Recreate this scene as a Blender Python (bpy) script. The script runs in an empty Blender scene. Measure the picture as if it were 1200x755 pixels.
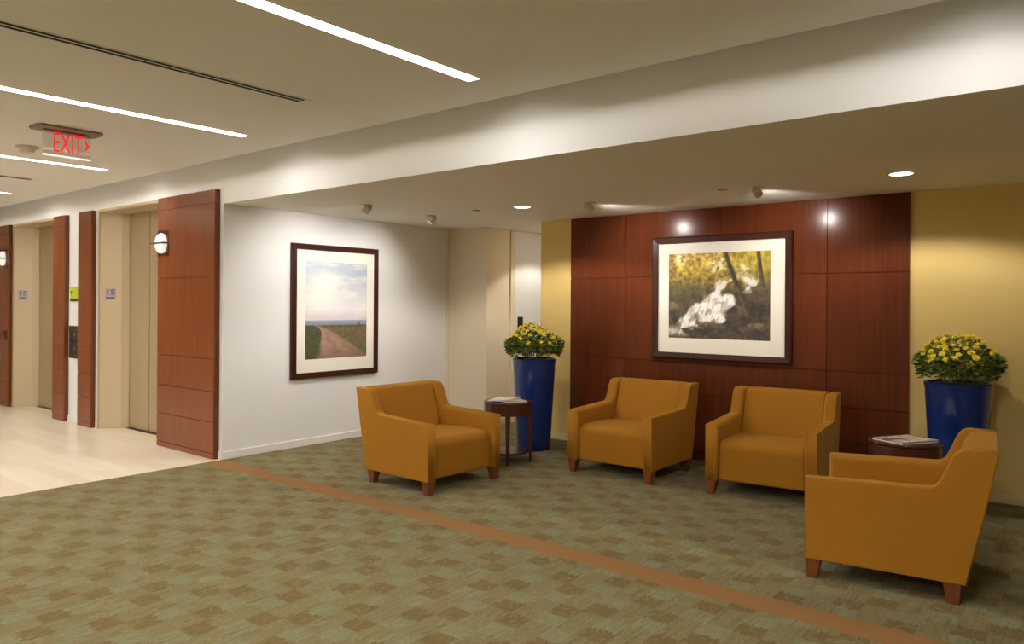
import bpy, bmesh, math, random
from mathutils import Vector, Matrix, noise
scene = bpy.context.scene
COL = scene.collection
PI = math.pi
R = math.radians

# ------------------------------------------------------------------ helpers
def lin(c):
    return c / 12.92 if c <= 0.04045 else ((c + 0.055) / 1.055) ** 2.4
def rgb(r, g, b):
    return (lin(r / 255), lin(g / 255), lin(b / 255), 1.0)
def link(o, parent=None):
    COL.objects.link(o)
    if parent is not None:
        o.parent = parent
    return o
def tag(o, label=None, cat=None, group=None, kind=None):
    if label: o['label'] = label
    if cat: o['category'] = cat
    if group: o['group'] = group
    if kind: o['kind'] = kind
    return o
def empty(name, loc, rz=0.0, label=None, cat=None, group=None, kind=None):
    o = bpy.data.objects.new(name, None)
    o.empty_display_size = 0.1
    o.location = loc
    o.rotation_euler = (0, 0, rz)
    link(o)
    return tag(o, label, cat, group, kind)
def build(name, bm, mat, parent=None, smooth=False, bevel=0.0, seg=3, angle=35):
    bmesh.ops.recalc_face_normals(bm, faces=bm.faces[:])
    me = bpy.data.meshes.new(name)
    bm.to_mesh(me); bm.free()
    if mat is not None:
        for m in (mat if isinstance(mat, (list, tuple)) else [mat]):
            me.materials.append(m)
    o = bpy.data.objects.new(name, me)
    link(o, parent)
    if smooth or bevel:
        for p in me.polygons: p.use_smooth = True
    if bevel:
        md = o.modifiers.new('bevel', 'BEVEL')
        md.width = bevel; md.segments = seg; md.limit_method = 'ANGLE'; md.angle_limit = R(angle)
        md.harden_normals = True
    elif smooth:
        me.set_sharp_from_angle(angle=R(angle))
    return o
def box(bm, x0, x1, y0, y1, z0, z1, mi=0):
    v = [bm.verts.new((x, y, z)) for z in (z0, z1) for y in (y0, y1) for x in (x0, x1)]
    fs = []
    for a in ((0, 2, 3, 1), (4, 5, 7, 6), (0, 1, 5, 4), (2, 6, 7, 3), (0, 4, 6, 2), (1, 3, 7, 5)):
        f = bm.faces.new([v[i] for i in a]); f.material_index = mi; fs.append(f)
    return fs
def boxes(*L):
    bm = bmesh.new()
    for b in L: box(bm, *b)
    return bm
def lathe(bm, prof, n=32, c=(0, 0), cap=True, mi=0):
    rings = []
    for r, z in prof:
        rings.append([bm.verts.new((c[0] + r * math.cos(2 * PI * i / n), c[1] + r * math.sin(2 * PI * i / n), z)) for i in range(n)])
    for a, b in zip(rings, rings[1:]):
        for i in range(n):
            f = bm.faces.new((a[i], a[(i + 1) % n], b[(i + 1) % n], b[i])); f.material_index = mi
    if cap:
        bm.faces.new(rings[0][::-1]).material_index = mi
        bm.faces.new(rings[-1]).material_index = mi
    return bm
def prism(bm, prof, x0, x1):
    """polygon given in (y, z), extruded along x"""
    a = [bm.verts.new((x0, y, z)) for y, z in prof]
    b = [bm.verts.new((x1, y, z)) for y, z in prof]
    n = len(prof)
    bm.faces.new(a); bm.faces.new(b[::-1])
    for i in range(n):
        bm.faces.new((a[i], b[i], b[(i + 1) % n], a[(i + 1) % n]))
    return bm
def prism_z(bm, prof, z0, z1):
    a = [bm.verts.new((x, y, z0)) for x, y in prof]
    b = [bm.verts.new((x, y, z1)) for x, y in prof]
    n = len(prof)
    bm.faces.new(a[::-1]); bm.faces.new(b)
    for i in range(n):
        bm.faces.new((a[i], a[(i + 1) % n], b[(i + 1) % n], b[i]))
    return bm

# ------------------------------------------------------------------ node helpers
class NT:
    def __init__(s, name):
        s.m = bpy.data.materials.new(name); s.m.use_nodes = True
        s.t = s.m.node_tree; s.b = s.t.nodes['Principled BSDF']
    def n(s, typ, **kw):
        nd = s.t.nodes.new(typ)
        for k, v in kw.items():
            if k.startswith('i_'):
                nd.inputs[k[2:].replace('_', ' ')].default_value = v
            else: setattr(nd, k, v)
        return nd
    def l(s, a, b): s.t.links.new(a, b)
    def math(s, op, a, b=None, c=None):
        nd = s.n('ShaderNodeMath', operation=op)
        for i, q in enumerate((a, b, c)):
            if q is None: continue
            if isinstance(q, (int, float)): nd.inputs[i].default_value = q
            else: s.l(q, nd.inputs[i])
        return nd.outputs[0]
    def mix(s, fac, a, b, mode='MIX'):
        nd = s.n('ShaderNodeMix', data_type='RGBA', blend_type=mode)
        for i, q in ((0, fac), (6, a), (7, b)):
            if isinstance(q, (int, float)): nd.inputs[i].default_value = q
            elif isinstance(q, tuple): nd.inputs[i].default_value = q
            else: s.l(q, nd.inputs[i])
        return nd.outputs[2]
    def coord(s, kind='Object', scale=(1, 1, 1), loc=(0, 0, 0)):
        tc = s.n('ShaderNodeTexCoord'); mp = s.n('ShaderNodeMapping')
        mp.inputs['Scale'].default_value = scale; mp.inputs['Location'].default_value = loc
        s.l(tc.outputs[kind], mp.inputs['Vector'])
        return mp.outputs[0]
    def noise(s, vec, scale=5, detail=3, rough=0.5, dist=0.0):
        nd = s.n('ShaderNodeTexNoise'); nd.inputs['Scale'].default_value = scale
        nd.inputs['Detail'].default_value = detail; nd.inputs['Roughness'].default_value = rough
        nd.inputs['Distortion'].default_value = dist
        s.l(vec, nd.inputs['Vector'])
        return nd.outputs['Fac']
    def ramp(s, fac, stops, interp='LINEAR'):
        nd = s.n('ShaderNodeValToRGB'); cr = nd.color_ramp; cr.interpolation = interp
        while len(cr.elements) < len(stops): cr.elements.new(0.5)
        for e, (p, c) in zip(cr.elements, stops): e.position = p; e.color = c
        s.l(fac, nd.inputs[0]); return nd.outputs[0]
    def bump(s, h, strength=0.2, dist=0.002):
        nd = s.n('ShaderNodeBump'); nd.inputs['Strength'].default_value = strength
        nd.inputs['Distance'].default_value = dist
        s.l(h, nd.inputs['Height']); s.l(nd.outputs[0], s.b.inputs['Normal'])
    def base(s, c):
        if isinstance(c, tuple): s.b.inputs['Base Color'].default_value = c
        else: s.l(c, s.b.inputs['Base Color'])
    def set(s, **kw):
        for k, v in kw.items(): s.b.inputs[k.replace('_', ' ')].default_value = v
        return s

def paint(name, c, rough=0.6, var=0.03):
    t = NT(name); v = t.coord()
    n = t.noise(v, 1.3, 3)
    t.base(t.mix(n, tuple(q * (1 - var) for q in c[:3]) + (1,), tuple(min(1, q * (1 + var)) for q in c[:3]) + (1,)))
    t.set(Roughness=rough); t.bump(t.noise(v, 260, 2), 0.06, 0.001)
    return t.m
def wood(name, dark, light, rough=0.3, scale=1.0, tone=True, horizontal=False, spec=0.5):
    t = NT(name)
    sc = (2.2, 34, 34) if horizontal else (34, 34, 1.6)
    v = t.coord(scale=tuple(q * scale for q in sc))
    g = t.noise(v, 1.0, 5, 0.6, 0.35)
    v2 = t.coord(scale=(3.5, 3.5, 0.5))
    g2 = t.noise(v2, 1.0, 2)
    f = t.math('ADD', t.math('MULTIPLY', g, 0.65), t.math('MULTIPLY', g2, 0.35))
    c = t.ramp(f, [(0.32, dark), (0.68, light)])
    if tone:
        a = t.n('ShaderNodeAttribute', attribute_name='tone')
        c = t.mix(1.0, c, a.outputs['Color'], 'MULTIPLY')
    t.base(c); t.set(Roughness=rough)
    t.b.inputs['Specular IOR Level'].default_value = spec
    t.bump(g, 0.04, 0.001)
    return t.m
def metal(name, c, rough=0.35, met=1.0):
    t = NT(name); v = t.coord(scale=(1, 1, 60))
    n = t.noise(v, 8, 2)
    t.base(t.mix(n, tuple(q * .92 for q in c[:3]) + (1,), c)); t.set(Roughness=rough, Metallic=met)
    return t.m
def emit(name, c, strength, base=(0.8, 0.8, 0.8, 1)):
    t = NT(name); t.base(base)
    v = t.coord(); n = t.noise(v, 3, 1)
    t.l(t.mix(n, tuple(q * .98 for q in c[:3]) + (1,), c), t.b.inputs['Emission Color'])
    t.b.inputs['Emission Strength'].default_value = strength
    return t.m

# ------------------------------------------------------------------ materials
M = {}
M['white'] = paint('white_wall_paint', rgb(240, 239, 240))
M['yellow'] = paint('yellow_wall_paint', rgb(222, 192, 118))
M['cream'] = paint('cream_wall_paint', rgb(238, 225, 200))
M['ceil'] = paint('ceiling_paint', rgb(242, 241, 240), 0.8)
M['ceil_low'] = paint('lowered_ceiling_paint', rgb(240, 236, 230), 0.8)
M['base'] = paint('baseboard_paint', rgb(242, 240, 237), 0.45)
M['ybase'] = paint('baseboard_cream_paint', rgb(224, 202, 150), 0.45)
M['far'] = paint('far_wall_paint', rgb(232, 224, 208))
M['hall_wood'] = wood('cherry_panel_hall', rgb(120, 61, 25), rgb(142, 74, 33), 0.24)
M['lounge_wood'] = wood('cherry_panel_lounge', rgb(86, 41, 22), rgb(108, 53, 28), 0.2, spec=.13)
M['gap'] = paint('dark_joint', rgb(58, 28, 18), 0.8)
M['frame_wood'] = wood('mahogany_frame', rgb(50, 22, 16), rgb(72, 32, 22), 0.35, tone=False, spec=.3)
M['leg_wood'] = wood('walnut_leg', rgb(104, 56, 30), rgb(138, 78, 42), 0.35, tone=False)
M['table_wood'] = wood('dark_mahogany_table', rgb(62, 30, 23), rgb(92, 48, 36), 0.22, tone=False, horizontal=True)
M['beige_metal'] = metal('beige_elevator_metal', rgb(208, 190, 160), 0.42, 0.3)
M['beige_door'] = metal('beige_elevator_door', rgb(186, 167, 134), 0.4, 0.35)
M['steel'] = metal('brushed_steel', rgb(150, 140, 122), 0.35, 0.9)
M['dark_steel'] = metal('dark_steel', rgb(92, 84, 70), 0.4, 0.8)
M['black'] = paint('black_plastic', rgb(30, 22, 20), 0.4)
M['slot'] = paint('dark_slot', rgb(26, 22, 18), 0.8)
M['plastic'] = paint('white_plastic', rgb(232, 226, 214), 0.45)
M['grey_plastic'] = paint('grey_canopy', rgb(150, 136, 120), 0.5)
M['fixture'] = paint('white_fixture', rgb(214, 204, 186), 0.4)
M['mat'] = paint('mat_board', rgb(246, 240, 228), 0.7, 0.01)
M['violet'] = paint('violet_sign', rgb(176, 168, 178), 0.4)
M['violet_ink'] = paint('violet_ink', rgb(66, 54, 92), 0.5)
M['lime'] = paint('lime_sign', rgb(190, 212, 40), 0.4)
M['ink'] = paint('dark_ink', rgb(52, 62, 46), 0.5)
M['lantern'] = emit('lantern_glass', (1, .96, .86, 1), 0.55)
M['strip'] = emit('light_strip', (1.0, .965, .91, 1), 53.0)
M['lens'] = emit('downlight_lens', (1.0, .93, .8, 1), 9.0)
M['spot_lens'] = emit('spotlight_lens', (1.0, .9, .76, 1), 4.0)
M['exit_red'] = emit('exit_red', (1.0, .012, .03, 1), .75, rgb(200, 14, 26))
M['edge_glow'] = emit('edge_glow', (1, .9, .86, 1), .8)
M['exit_dark'] = paint('exit_dark_red', rgb(150, 24, 30), .4)

def acrylic():
    t = NT('clear_acrylic')
    t.base(rgb(235, 225, 220)); t.set(Roughness=0.04)
    tr = t.n('ShaderNodeBsdfTransparent'); tr.inputs[0].default_value = (.9, .86, .86, 1)
    gl = t.n('ShaderNodeBsdfGlossy'); gl.inputs['Roughness'].default_value = 0.03
    lw = t.n('ShaderNodeFresnel'); lw.inputs['IOR'].default_value = 1.5
    mx = t.n('ShaderNodeMixShader')
    t.l(lw.outputs[0], mx.inputs[0]); t.l(tr.outputs[0], mx.inputs[1]); t.l(gl.outputs[0], mx.inputs[2])
    out = [n for n in t.t.nodes if n.type == 'OUTPUT_MATERIAL'][0]
    t.l(mx.outputs[0], out.inputs['Surface'])
    return t.m
M['acrylic'] = acrylic()

def carpet():
    t = NT('patterned_carpet')
    tc = t.n('ShaderNodeTexCoord')
    # ragged cell borders: push the coordinates along the streaks
    mpn = t.n('ShaderNodeMapping'); mpn.inputs['Scale'].default_value = (62, 3.0, 1)
    t.l(tc.outputs['Object'], mpn.inputs['Vector'])
    streak = t.noise(mpn.outputs[0], 1.0, 3, 0.6)
    mpf = t.n('ShaderNodeMapping'); mpf.inputs['Scale'].default_value = (55, 55, 1)
    t.l(tc.outputs['Object'], mpf.inputs['Vector'])
    fine = t.noise(mpf.outputs[0], 2.2, 2, 0.7)
    mpl = t.n('ShaderNodeMapping'); mpl.inputs['Scale'].default_value = (16, 9, 1)
    t.l(tc.outputs['Object'], mpl.inputs['Vector'])
    loops = t.noise(mpl.outputs[0], 1.0, 2, 0.5, 1.2)
    sx = t.n('ShaderNodeSeparateXYZ'); t.l(tc.outputs['Object'], sx.inputs[0])
    x = t.math('ADD', sx.outputs[0], t.math('MULTIPLY', t.math('SUBTRACT', fine, .5), .02))
    y = t.math('ADD', sx.outputs[1], t.math('MULTIPLY', t.math('SUBTRACT', streak, .5), .11))
    cx = t.math('DIVIDE', t.math('ADD', x, 4.24 + 40 * .131), .131)
    cy = t.math('DIVIDE', t.math('ADD', y, -1.96 + 40 * .1235), .1235)
    ix = t.math('FLOOR', t.math('MODULO', cx, 4.0))
    iy = t.math('FLOOR', t.math('MODULO', cy, 4.0))
    fx = t.math('DIVIDE', t.math('ADD', ix, .5), 4.0)
    def lut(vals):
        return t.math('MULTIPLY', t.ramp(fx, [(i / 4, (v / 4,) * 3 + (1,)) for i, v in enumerate(vals)], 'CONSTANT'), 4.0)
    def eq(vals):
        return t.math('LESS_THAN', t.math('ABSOLUTE', t.math('SUBTRACT', lut(vals), iy)), .5)
    dark = eq((0, 1, 3, 2)); light = eq((3, 2, 0, 1))
    # large-scale fading of the pattern
    mpb = t.n('ShaderNodeMapping'); mpb.inputs['Scale'].default_value = (1.1, 1.1, 1)
    t.l(tc.outputs['Object'], mpb.inputs['Vector'])
    fade = t.noise(mpb.outputs[0], 1.0, 2)
    medc = t.mix(streak, rgb(112, 100, 60), rgb(138, 128, 88))
    drkc = t.mix(fine, rgb(92, 74, 32), rgb(130, 107, 54))
    litc = t.mix(streak, rgb(112, 110, 76), rgb(143, 145, 112))
    c = t.mix(t.math('MULTIPLY', light, t.math('ADD', .45, t.math('MULTIPLY', fade, .8))), medc, litc)
    c = t.mix(t.math('MULTIPLY', dark, .82), c, drkc)
    # thin dark lines of the streaks
    ln = t.math('MULTIPLY', t.ramp(streak, [(.34, (1, 1, 1, 1)), (.44, (0, 0, 0, 1))]), .45)
    c = t.mix(ln, c, rgb(92, 80, 48))
    ll = t.math('MULTIPLY', t.ramp(loops, [(.47, (0, 0, 0, 1)), (.5, (1, 1, 1, 1)), (.53, (0, 0, 0, 1))]), .28)
    c = t.mix(ll, c, rgb(176, 166, 128))
    # rust coloured border stripe woven in
    d = t.math('ABSOLUTE', t.math('SUBTRACT', sx.outputs[1], 3.725))
    st = t.math('LESS_THAN', d, .097)
    c = t.mix(st, c, t.mix(fine, rgb(136, 94, 46), rgb(164, 118, 62)))
    c = t.mix(t.math('MULTIPLY', t.math('SUBTRACT', fine, .28), .8), c, rgb(60, 50, 30))
    t.base(c); t.set(Roughness=.95); t.b.inputs['Specular IOR Level'].default_value = .1
    t.b.inputs['Sheen Weight'].default_value = .1
    t.bump(fine, .5, .006)
    return t.m
M['carpet'] = carpet()

def planks():
    t = NT('pale_plank_floor')
    v = t.coord(scale=(1, 1, 1))
    br = t.n('ShaderNodeTexBrick', offset=.37)
    br.inputs['Scale'].default_value = 1.0
    br.inputs['Brick Width'].default_value = 1.1; br.inputs['Row Height'].default_value = .14
    br.inputs['Mortar Size'].default_value = .0016; br.inputs['Bias'].default_value = 0
    br.inputs['Color1'].default_value = rgb(236, 226, 206); br.inputs['Color2'].default_value = rgb(224, 210, 184)
    br.inputs['Mortar'].default_value = rgb(196, 180, 152)
    t.l(v, br.inputs['Vector'])
    g = t.noise(t.coord(scale=(2.0, 40, 1)), 1.0, 4, .6, .4)
    c = t.mix(t.math('MULTIPLY', g, .35), br.outputs['Color'], rgb(244, 236, 218))
    t.base(c); t.set(Roughness=.3)
    return t.m
M['planks'] = planks()

def fabric():
    t = NT('mustard_wool_fabric')
    v = t.coord()
    f = t.noise(v, 420, 2, .7); b = t.noise(v, 5, 2)
    c = t.mix(f, rgb(152, 101, 22), rgb(180, 124, 34))
    c = t.mix(t.math('MULTIPLY', b, .25), c, rgb(152, 102, 34))
    t.base(c); t.set(Roughness=.85)
    t.b.inputs['Specular IOR Level'].default_value = .2
    t.b.inputs['Sheen Weight'].default_value = .25; t.b.inputs['Sheen Roughness'].default_value = .4
    t.b.inputs['Sheen Tint'].default_value = rgb(230, 190, 110)
    t.bump(f, .25, .002)
    return t.m
M['fabric'] = fabric()
def blue():
    t = NT('cobalt_glaze'); n = t.noise(t.coord(), 14, 3)
    t.base(t.mix(n, rgb(14, 40, 104), rgb(22, 56, 132))); t.set(Roughness=.14)
    t.b.inputs['Coat Weight'].default_value = .4
    return t.m
M['blue'] = blue()
def leafy():
    t = NT('mum_leaf')
    oi = t.n('ShaderNodeAttribute', attribute_name='tone')
    n = t.noise(t.coord(), 40, 2)
    c = t.mix(n, rgb(84, 108, 44), rgb(150, 166, 88))
    t.base(t.mix(1.0, c, oi.outputs['Color'], 'MULTIPLY')); t.set(Roughness=.5)
    t.b.inputs['Transmission Weight'].default_value = 0
    return t.m
M['leaf'] = leafy()
def petal():
    t = NT('yellow_petal'); n = t.noise(t.coord(), 60, 2)
    t.base(t.mix(n, rgb(246, 222, 30), rgb(255, 242, 90))); t.set(Roughness=.5)
    return t.m
M['petal'] = petal()
M['soil'] = paint('grey_mulch', rgb(138, 124, 104), .9, .3)

def vcol(name, rough=.35):
    t = NT(name); a = t.n('ShaderNodeAttribute', attribute_name='print')
    n = t.noise(t.coord(), 200, 2)
    t.base(t.mix(.04, a.outputs['Color'], n)); t.set(Roughness=rough)
    return t.m
M['print'] = vcol('photo_print')

# ------------------------------------------------------------------ setting
S = 'structure'
XB, YE, YA = -6.60, 3.812, 6.815      # white wall, hall wall / beam face, yellow wall
ZS, ZH = 2.44, 2.823                  # lowered and main ceiling
XR, XF, YF = 3.4, -16.0, -4.2
YC = 10.2
def st(name, bm, mat, **kw):
    return tag(build(name, bm, mat, **kw), kind=S)
st('floor', boxes((XB, XR, YF, YA + .2, -.1, 0)), M['carpet'])
st('floor', boxes((XF, XB, YF, 4.2, -.1, 0)), M['planks'])
st('floor', boxes((XB, -4.9, YA + .2, YC, -.1, 0)), M['carpet'])
LIGHT_X = (-10.62, -7.92, -5.40, -2.955, -.45)
SW = .047                                  # half width of the light slots
ROWS = ((-3.2, -.4), (.45, 3.30))
bm = bmesh.new()
SLOT = .13                               # open perimeter slot in front of the beam
ys = [YF, ROWS[0][0], ROWS[0][1], ROWS[1][0], ROWS[1][1], YE - SLOT]
for k in range(5):
    if k in (1, 3):
        xs = [XF]
        for x in LIGHT_X: xs += [x - SW, x + SW]
        xs.append(XR)
        for i in range(0, len(xs), 2): box(bm, xs[i], xs[i + 1], ys[k], ys[k + 1], ZH, ZH + .1)
    else:
        box(bm, XF, XR, ys[k], ys[k + 1], ZH, ZH + .1)
box(bm, XF, XR, YF, YE - SLOT, ZH + .1, ZH + .2)
box(bm, XF, XR, YE - SLOT, YE, ZH + .18, ZH + .2)
st('ceiling', bm, M['ceil'])
# beam face + lowered ceiling
st('beam', boxes((XB, XR, YE, YE + .004, ZS, ZH + .18)), M['white'])
st('ceiling', boxes((XB, XR, YE + .004, YC, ZS, ZS + .08)), M['ceil_low'])
# hall wall with two elevator openings
EO = [(-9.314, -7.84), (-12.124, -10.65)]
ZD = 2.55
bm = bmesh.new()
TH = .3
box(bm, EO[0][1], XB, YE, YE + TH, 0, ZH + .18)
box(bm, EO[1][1], EO[0][0], YE, YE + TH, 0, ZH + .18)
box(bm, XF, EO[1][0], YE, YE + TH, 0, ZH + .18)
for a, b in EO: box(bm, a, b, YE, YE + TH, ZD, ZH + .18)
st('wall_hall', bm, M['white'])
# white end wall of the lounge
st('wall_left', boxes((XB - .12, XB, YE + TH, 6.9, 0, ZS)), M['white'])
st('wall_corner', boxes((XB - .12, -5.95, 6.9, YC, 0, ZS)), M['cream'])
st('wall_back', boxes((-5.067, XR, YA, YA + .15, 0, ZS)), M['yellow'])
st('wall_passage', boxes((-5.067, -4.95, YA + .15, YC, 0, ZS)), M['cream'])
st('wall_passage_end', boxes((-5.95, -5.067, YC - .1, YC, 0, ZS)), M['cream'])
st('wall_right', boxes((XR, XR + .1, YF, YA + .15, 0, ZH)), M['far'])
st('wall_front', boxes((XF, XR, YF - .1, YF, 0, ZH)), M['far'])
st('wall_far', boxes((XF - .1, XF, YF, YE + TH, 0, ZH)), M['far'])
# skirting
bh = .074
st('baseboard_left', boxes((XB, XB + .012, YE + .01, 6.9, 0, bh), (-6.66, XB, YE - .012, YE, 0, bh)), M['base'], bevel=.003, seg=1)
st('baseboard_corner', boxes((XB + .012, -5.95, 6.888, 6.9, 0, bh), (-5.95, -5.938, 6.888, YC - .1, 0, bh)), M['ybase'], bevel=.003, seg=1)
st('baseboard_back', boxes((-5.067, -4.635, YA - .012, YA, 0, bh), (-1.296, XR, YA - .012, YA, 0, bh)), M['ybase'], bevel=.003, seg=1)
st('baseboard_hall', boxes((-10.21, -9.79, YE - .012, YE, 0, bh), (-12.17, -12.13, YE - .012, YE, 0, bh), (-9.40, -9.33, YE - .012, YE, 0, bh)), M['base'], bevel=.003, seg=1)
# narrow upright corner bead at the end of the white wall and the passage door casing
st('trim_1', boxes((XB, XB + .02, 6.86, 6.9, 0, ZS)), M['cream'], bevel=.004, seg=1)
dr = empty('door_3', (-5.95, 7.9, 0), kind=S)
build('casing', boxes((0, .022, -.56, -.47, 0, ZS - .01), (0, .022, .47, .56, 0, ZS - .01)), M['cream'], dr, bevel=.004, seg=1)
build('panel', boxes((.001, .01, -.465, .465, .01, ZS - .01)), M['white'], dr)

# elevators
for k, (a, b) in enumerate(EO):
    e = empty('door_%d' % (k + 1), ((a + b) / 2, YE, 0), kind=S)
    cx = (a + b) / 2; w = (b - a) / 2; yd = .27
    for s in (-1, 1):
        prof = [(s * w, .0), (s * (w - .157), .18), (s * (w - .192), .25), (s * (w - .192), yd + .02), (s * w, yd + .02)]
        build('jamb', prism_z(bmesh.new(), prof, 0, ZD), M['beige_metal'], e)
    build('lintel', boxes((-w, w, .0, yd + .02, ZD - .004, ZD + .03)), M['beige_metal'], e)
    build('casing', boxes((-w - .035, -w, -.012, .02, 0, ZD + .035), (w, w + .035, -.012, .02, 0, ZD + .035), (-w, w, -.012, .02, ZD, ZD + .035)), M['beige_metal'], e, bevel=.003, seg=1)
    we = w - .195
    build('panel', boxes((-we, -.002 - .06, yd - .01, yd + .02, .008, ZD - .006)), M['beige_door'], e, bevel=.003, seg=1)
    build('panel', boxes((.002 - .06, we, yd - .004, yd + .02, .008, ZD - .006)), M['beige_door'], e, bevel=.003, seg=1)
    build('sill', boxes((-we, we, yd - .05, yd + .02, -.01, .006)), M['dark_steel'], e)

# ------------------------------------------------------------------ wood panelling
def tone_attr(o, fn):
    me = o.data
    at = me.color_attributes.new('tone', 'FLOAT_COLOR', 'CORNER')
    for p in me.polygons:
        v = fn(p)
        for li in p.loop_indices: at.data[li].color = (v, v, v, 1)
def boards(name, x0, x1, y0, y1, xs, zs, mat, parent, seed, gap=.005):
    """flush boards with open joints in front of y1; xs, zs are the joint positions"""
    rnd = random.Random(seed)
    bm = bmesh.new(); X = [x0] + xs + [x1]
    tones = []
    for i in range(len(X) - 1):
        for j in range(len(zs) - 1):
            fs = box(bm, X[i] + (gap / 2 if i else 0), X[i + 1] - (gap / 2 if i < len(X) - 2 else 0), y0, y1, zs[j] + gap / 2, zs[j + 1] - gap / 2)
            tones += [1 - .1 * rnd.random()] * 6
    o = build(name, bm, mat, parent)
    tone_attr(o, lambda p: tones[p.index])
    return o
def clad(x0, x1, yf, yb, xs, zs, mat, label, seed, name='wood_wall_panel', group=None):
    root = empty(name, ((x0 + x1) / 2, yb, 0), label=label, cat='wall panel', group=group)
    cx = (x0 + x1) / 2
    boards('boards', x0 - cx, x1 - cx, yf - yb, yf - yb + .018, [q - cx for q in xs], zs, mat, root, seed)
    build('backing', boxes((x0 - cx + .004, x1 - cx - .004, yf - yb + .0185, 0, zs[0], zs[-1] - .004)), M['gap'], root)
    for s in (x0 - cx, x1 - cx - .014):
        o = build('edge', boxes((s, s + .014, yf - yb + .0181, -.001, zs[0], zs[-1])), mat, root)
        tone_attr(o, lambda p: .6)
    return root
YP = YE - .058
zs_hall = [.0, .055, .35, .645, .955, 1.745, 2.45, 2.58]
clad(-7.78, -6.66, YP, YE, [], zs_hall, M['hall_wood'], 'wide cherry wood wall panel beside the white wall corner, with a round lantern on it', 11, group='wood panels between elevators')
clad(-9.79, -9.42, YP, YE, [], zs_hall, M['hall_wood'], 'narrow cherry wood wall panel just left of the nearer elevator, right of the lime sign', 12, group='wood panels between elevators')
clad(-10.567, -10.21, YP, YE, [], zs_hall, M['hall_wood'], 'narrow cherry wood wall panel right of the farther elevator, left of the lime sign', 13, group='wood panels between elevators')
clad(-13.2, -12.17, YP, YE, [], zs_hall, M['hall_wood'], 'cherry wood wall panel cut off by the left edge of the photo, with lantern and keyhole plate', 14, group='wood panels between elevators')
clad(-4.635, -1.296, 6.78, YA, [-3.949, -1.94], [.0, .075, .325, .633, .941, 1.787, 2.44], M['lounge_wood'], 'large reddish wood feature wall behind two armchairs, carrying the waterfall photograph', 15, name='wood_feature_wall')

# ------------------------------------------------------------------ pictures
def fbm(x, y, o=4, s=0.0):
    v, a, f = 0, .5, 1
    for _ in range(o):
        v += a * noise.noise((x * f, y * f, s)); a *= .5; f *= 2
    return v
def mixc(a, b, t):
    t = max(0, min(1, t)); return tuple(p + (q - p) * t for p, q in zip(a, b))
def sst(a, b, x):
    t = max(0, min(1, (x - a) / (b - a))); return t * t * (3 - 2 * t)
def print_mesh(name, w, h, nx, ny, fn, parent, y):
    bm = bmesh.new(); V = []
    for j in range(ny + 1):
        V.append([bm.verts.new((w * (i / nx - .5), 0, h * (j / ny - .5))) for i in range(nx + 1)])
    for j in range(ny):
        for i in range(nx): bm.faces.new((V[j][i], V[j][i + 1], V[j + 1][i + 1], V[j + 1][i]))
    o = build(name, bm, M['print'], parent)
    o.location = (0, y, 0)
    at = o.data.color_attributes.new('print', 'FLOAT_COLOR', 'POINT')
    k = 0
    for j in range(ny + 1):
        for i in range(nx + 1):
            c = fn(i / nx, 1 - j / ny)       # v runs down
            at.data[k].color = (lin(max(0, min(255, c[0])) / 255), lin(max(0, min(255, c[1])) / 255), lin(max(0, min(255, c[2])) / 255), 1); k += 1
    return o
def picture(name, w, h, fw, fd, opening, fn, nx, ny, label, loc, rz):
    """stands against a wall at local y = 0, front towards -y; opening = margins (left, right, top, bottom) of the mat"""
    root = empty(name, loc, rz, label, 'picture')
    bm = bmesh.new()
    o_ = [(-w / 2, -h / 2), (w / 2, -h / 2), (w / 2, h / 2), (-w / 2, h / 2)]
    i_ = [(-w / 2 + fw, -h / 2 + fw), (w / 2 - fw, -h / 2 + fw), (w / 2 - fw, h / 2 - fw), (-w / 2 + fw, h / 2 - fw)]
    def ring(pts, y): return [bm.verts.new((x, y, z)) for x, z in pts]
    m1 = [(x * (1 - .012 / w * 2), z * (1 - .012 / h * 2)) for x, z in o_]
    rs = [ring(o_, -.002), ring(o_, -fd * .8), ring(m1, -fd), ring(i_, -fd * .86), ring(i_, -.004)]
    for a, b in zip(rs, rs[1:]):
        for k in range(4): bm.faces.new((a[k], a[(k + 1) % 4], b[(k + 1) % 4], b[k]))
    bm.faces.new(rs[0])
    build('frame', bm, M['frame_wood'], root)
    L, Rr, T, B = opening
    iw, ih = w - 2 * fw, h - 2 * fw
    x0, x1, z0, z1 = -iw / 2 + L * iw, iw / 2 - Rr * iw, -ih / 2 + B * ih, ih / 2 - T * ih
    bm = bmesh.new(); ym = -fd * .45
    box(bm, -iw / 2, x0, ym, ym + .004, -ih / 2, ih / 2); box(bm, x1, iw / 2, ym, ym + .004, -ih / 2, ih / 2)
    box(bm, x0, x1, ym, ym + .004, -ih / 2, z0); box(bm, x0, x1, ym, ym + .004, z1, ih / 2)
    build('mat', bm, M['mat'], root)
    p = print_mesh('print', x1 - x0 + .004, z1 - z0 + .004, nx, ny, fn, root, ym + .005)
    p.location.x = (x0 + x1) / 2; p.location.z = (z0 + z1) / 2
    return root

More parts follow.
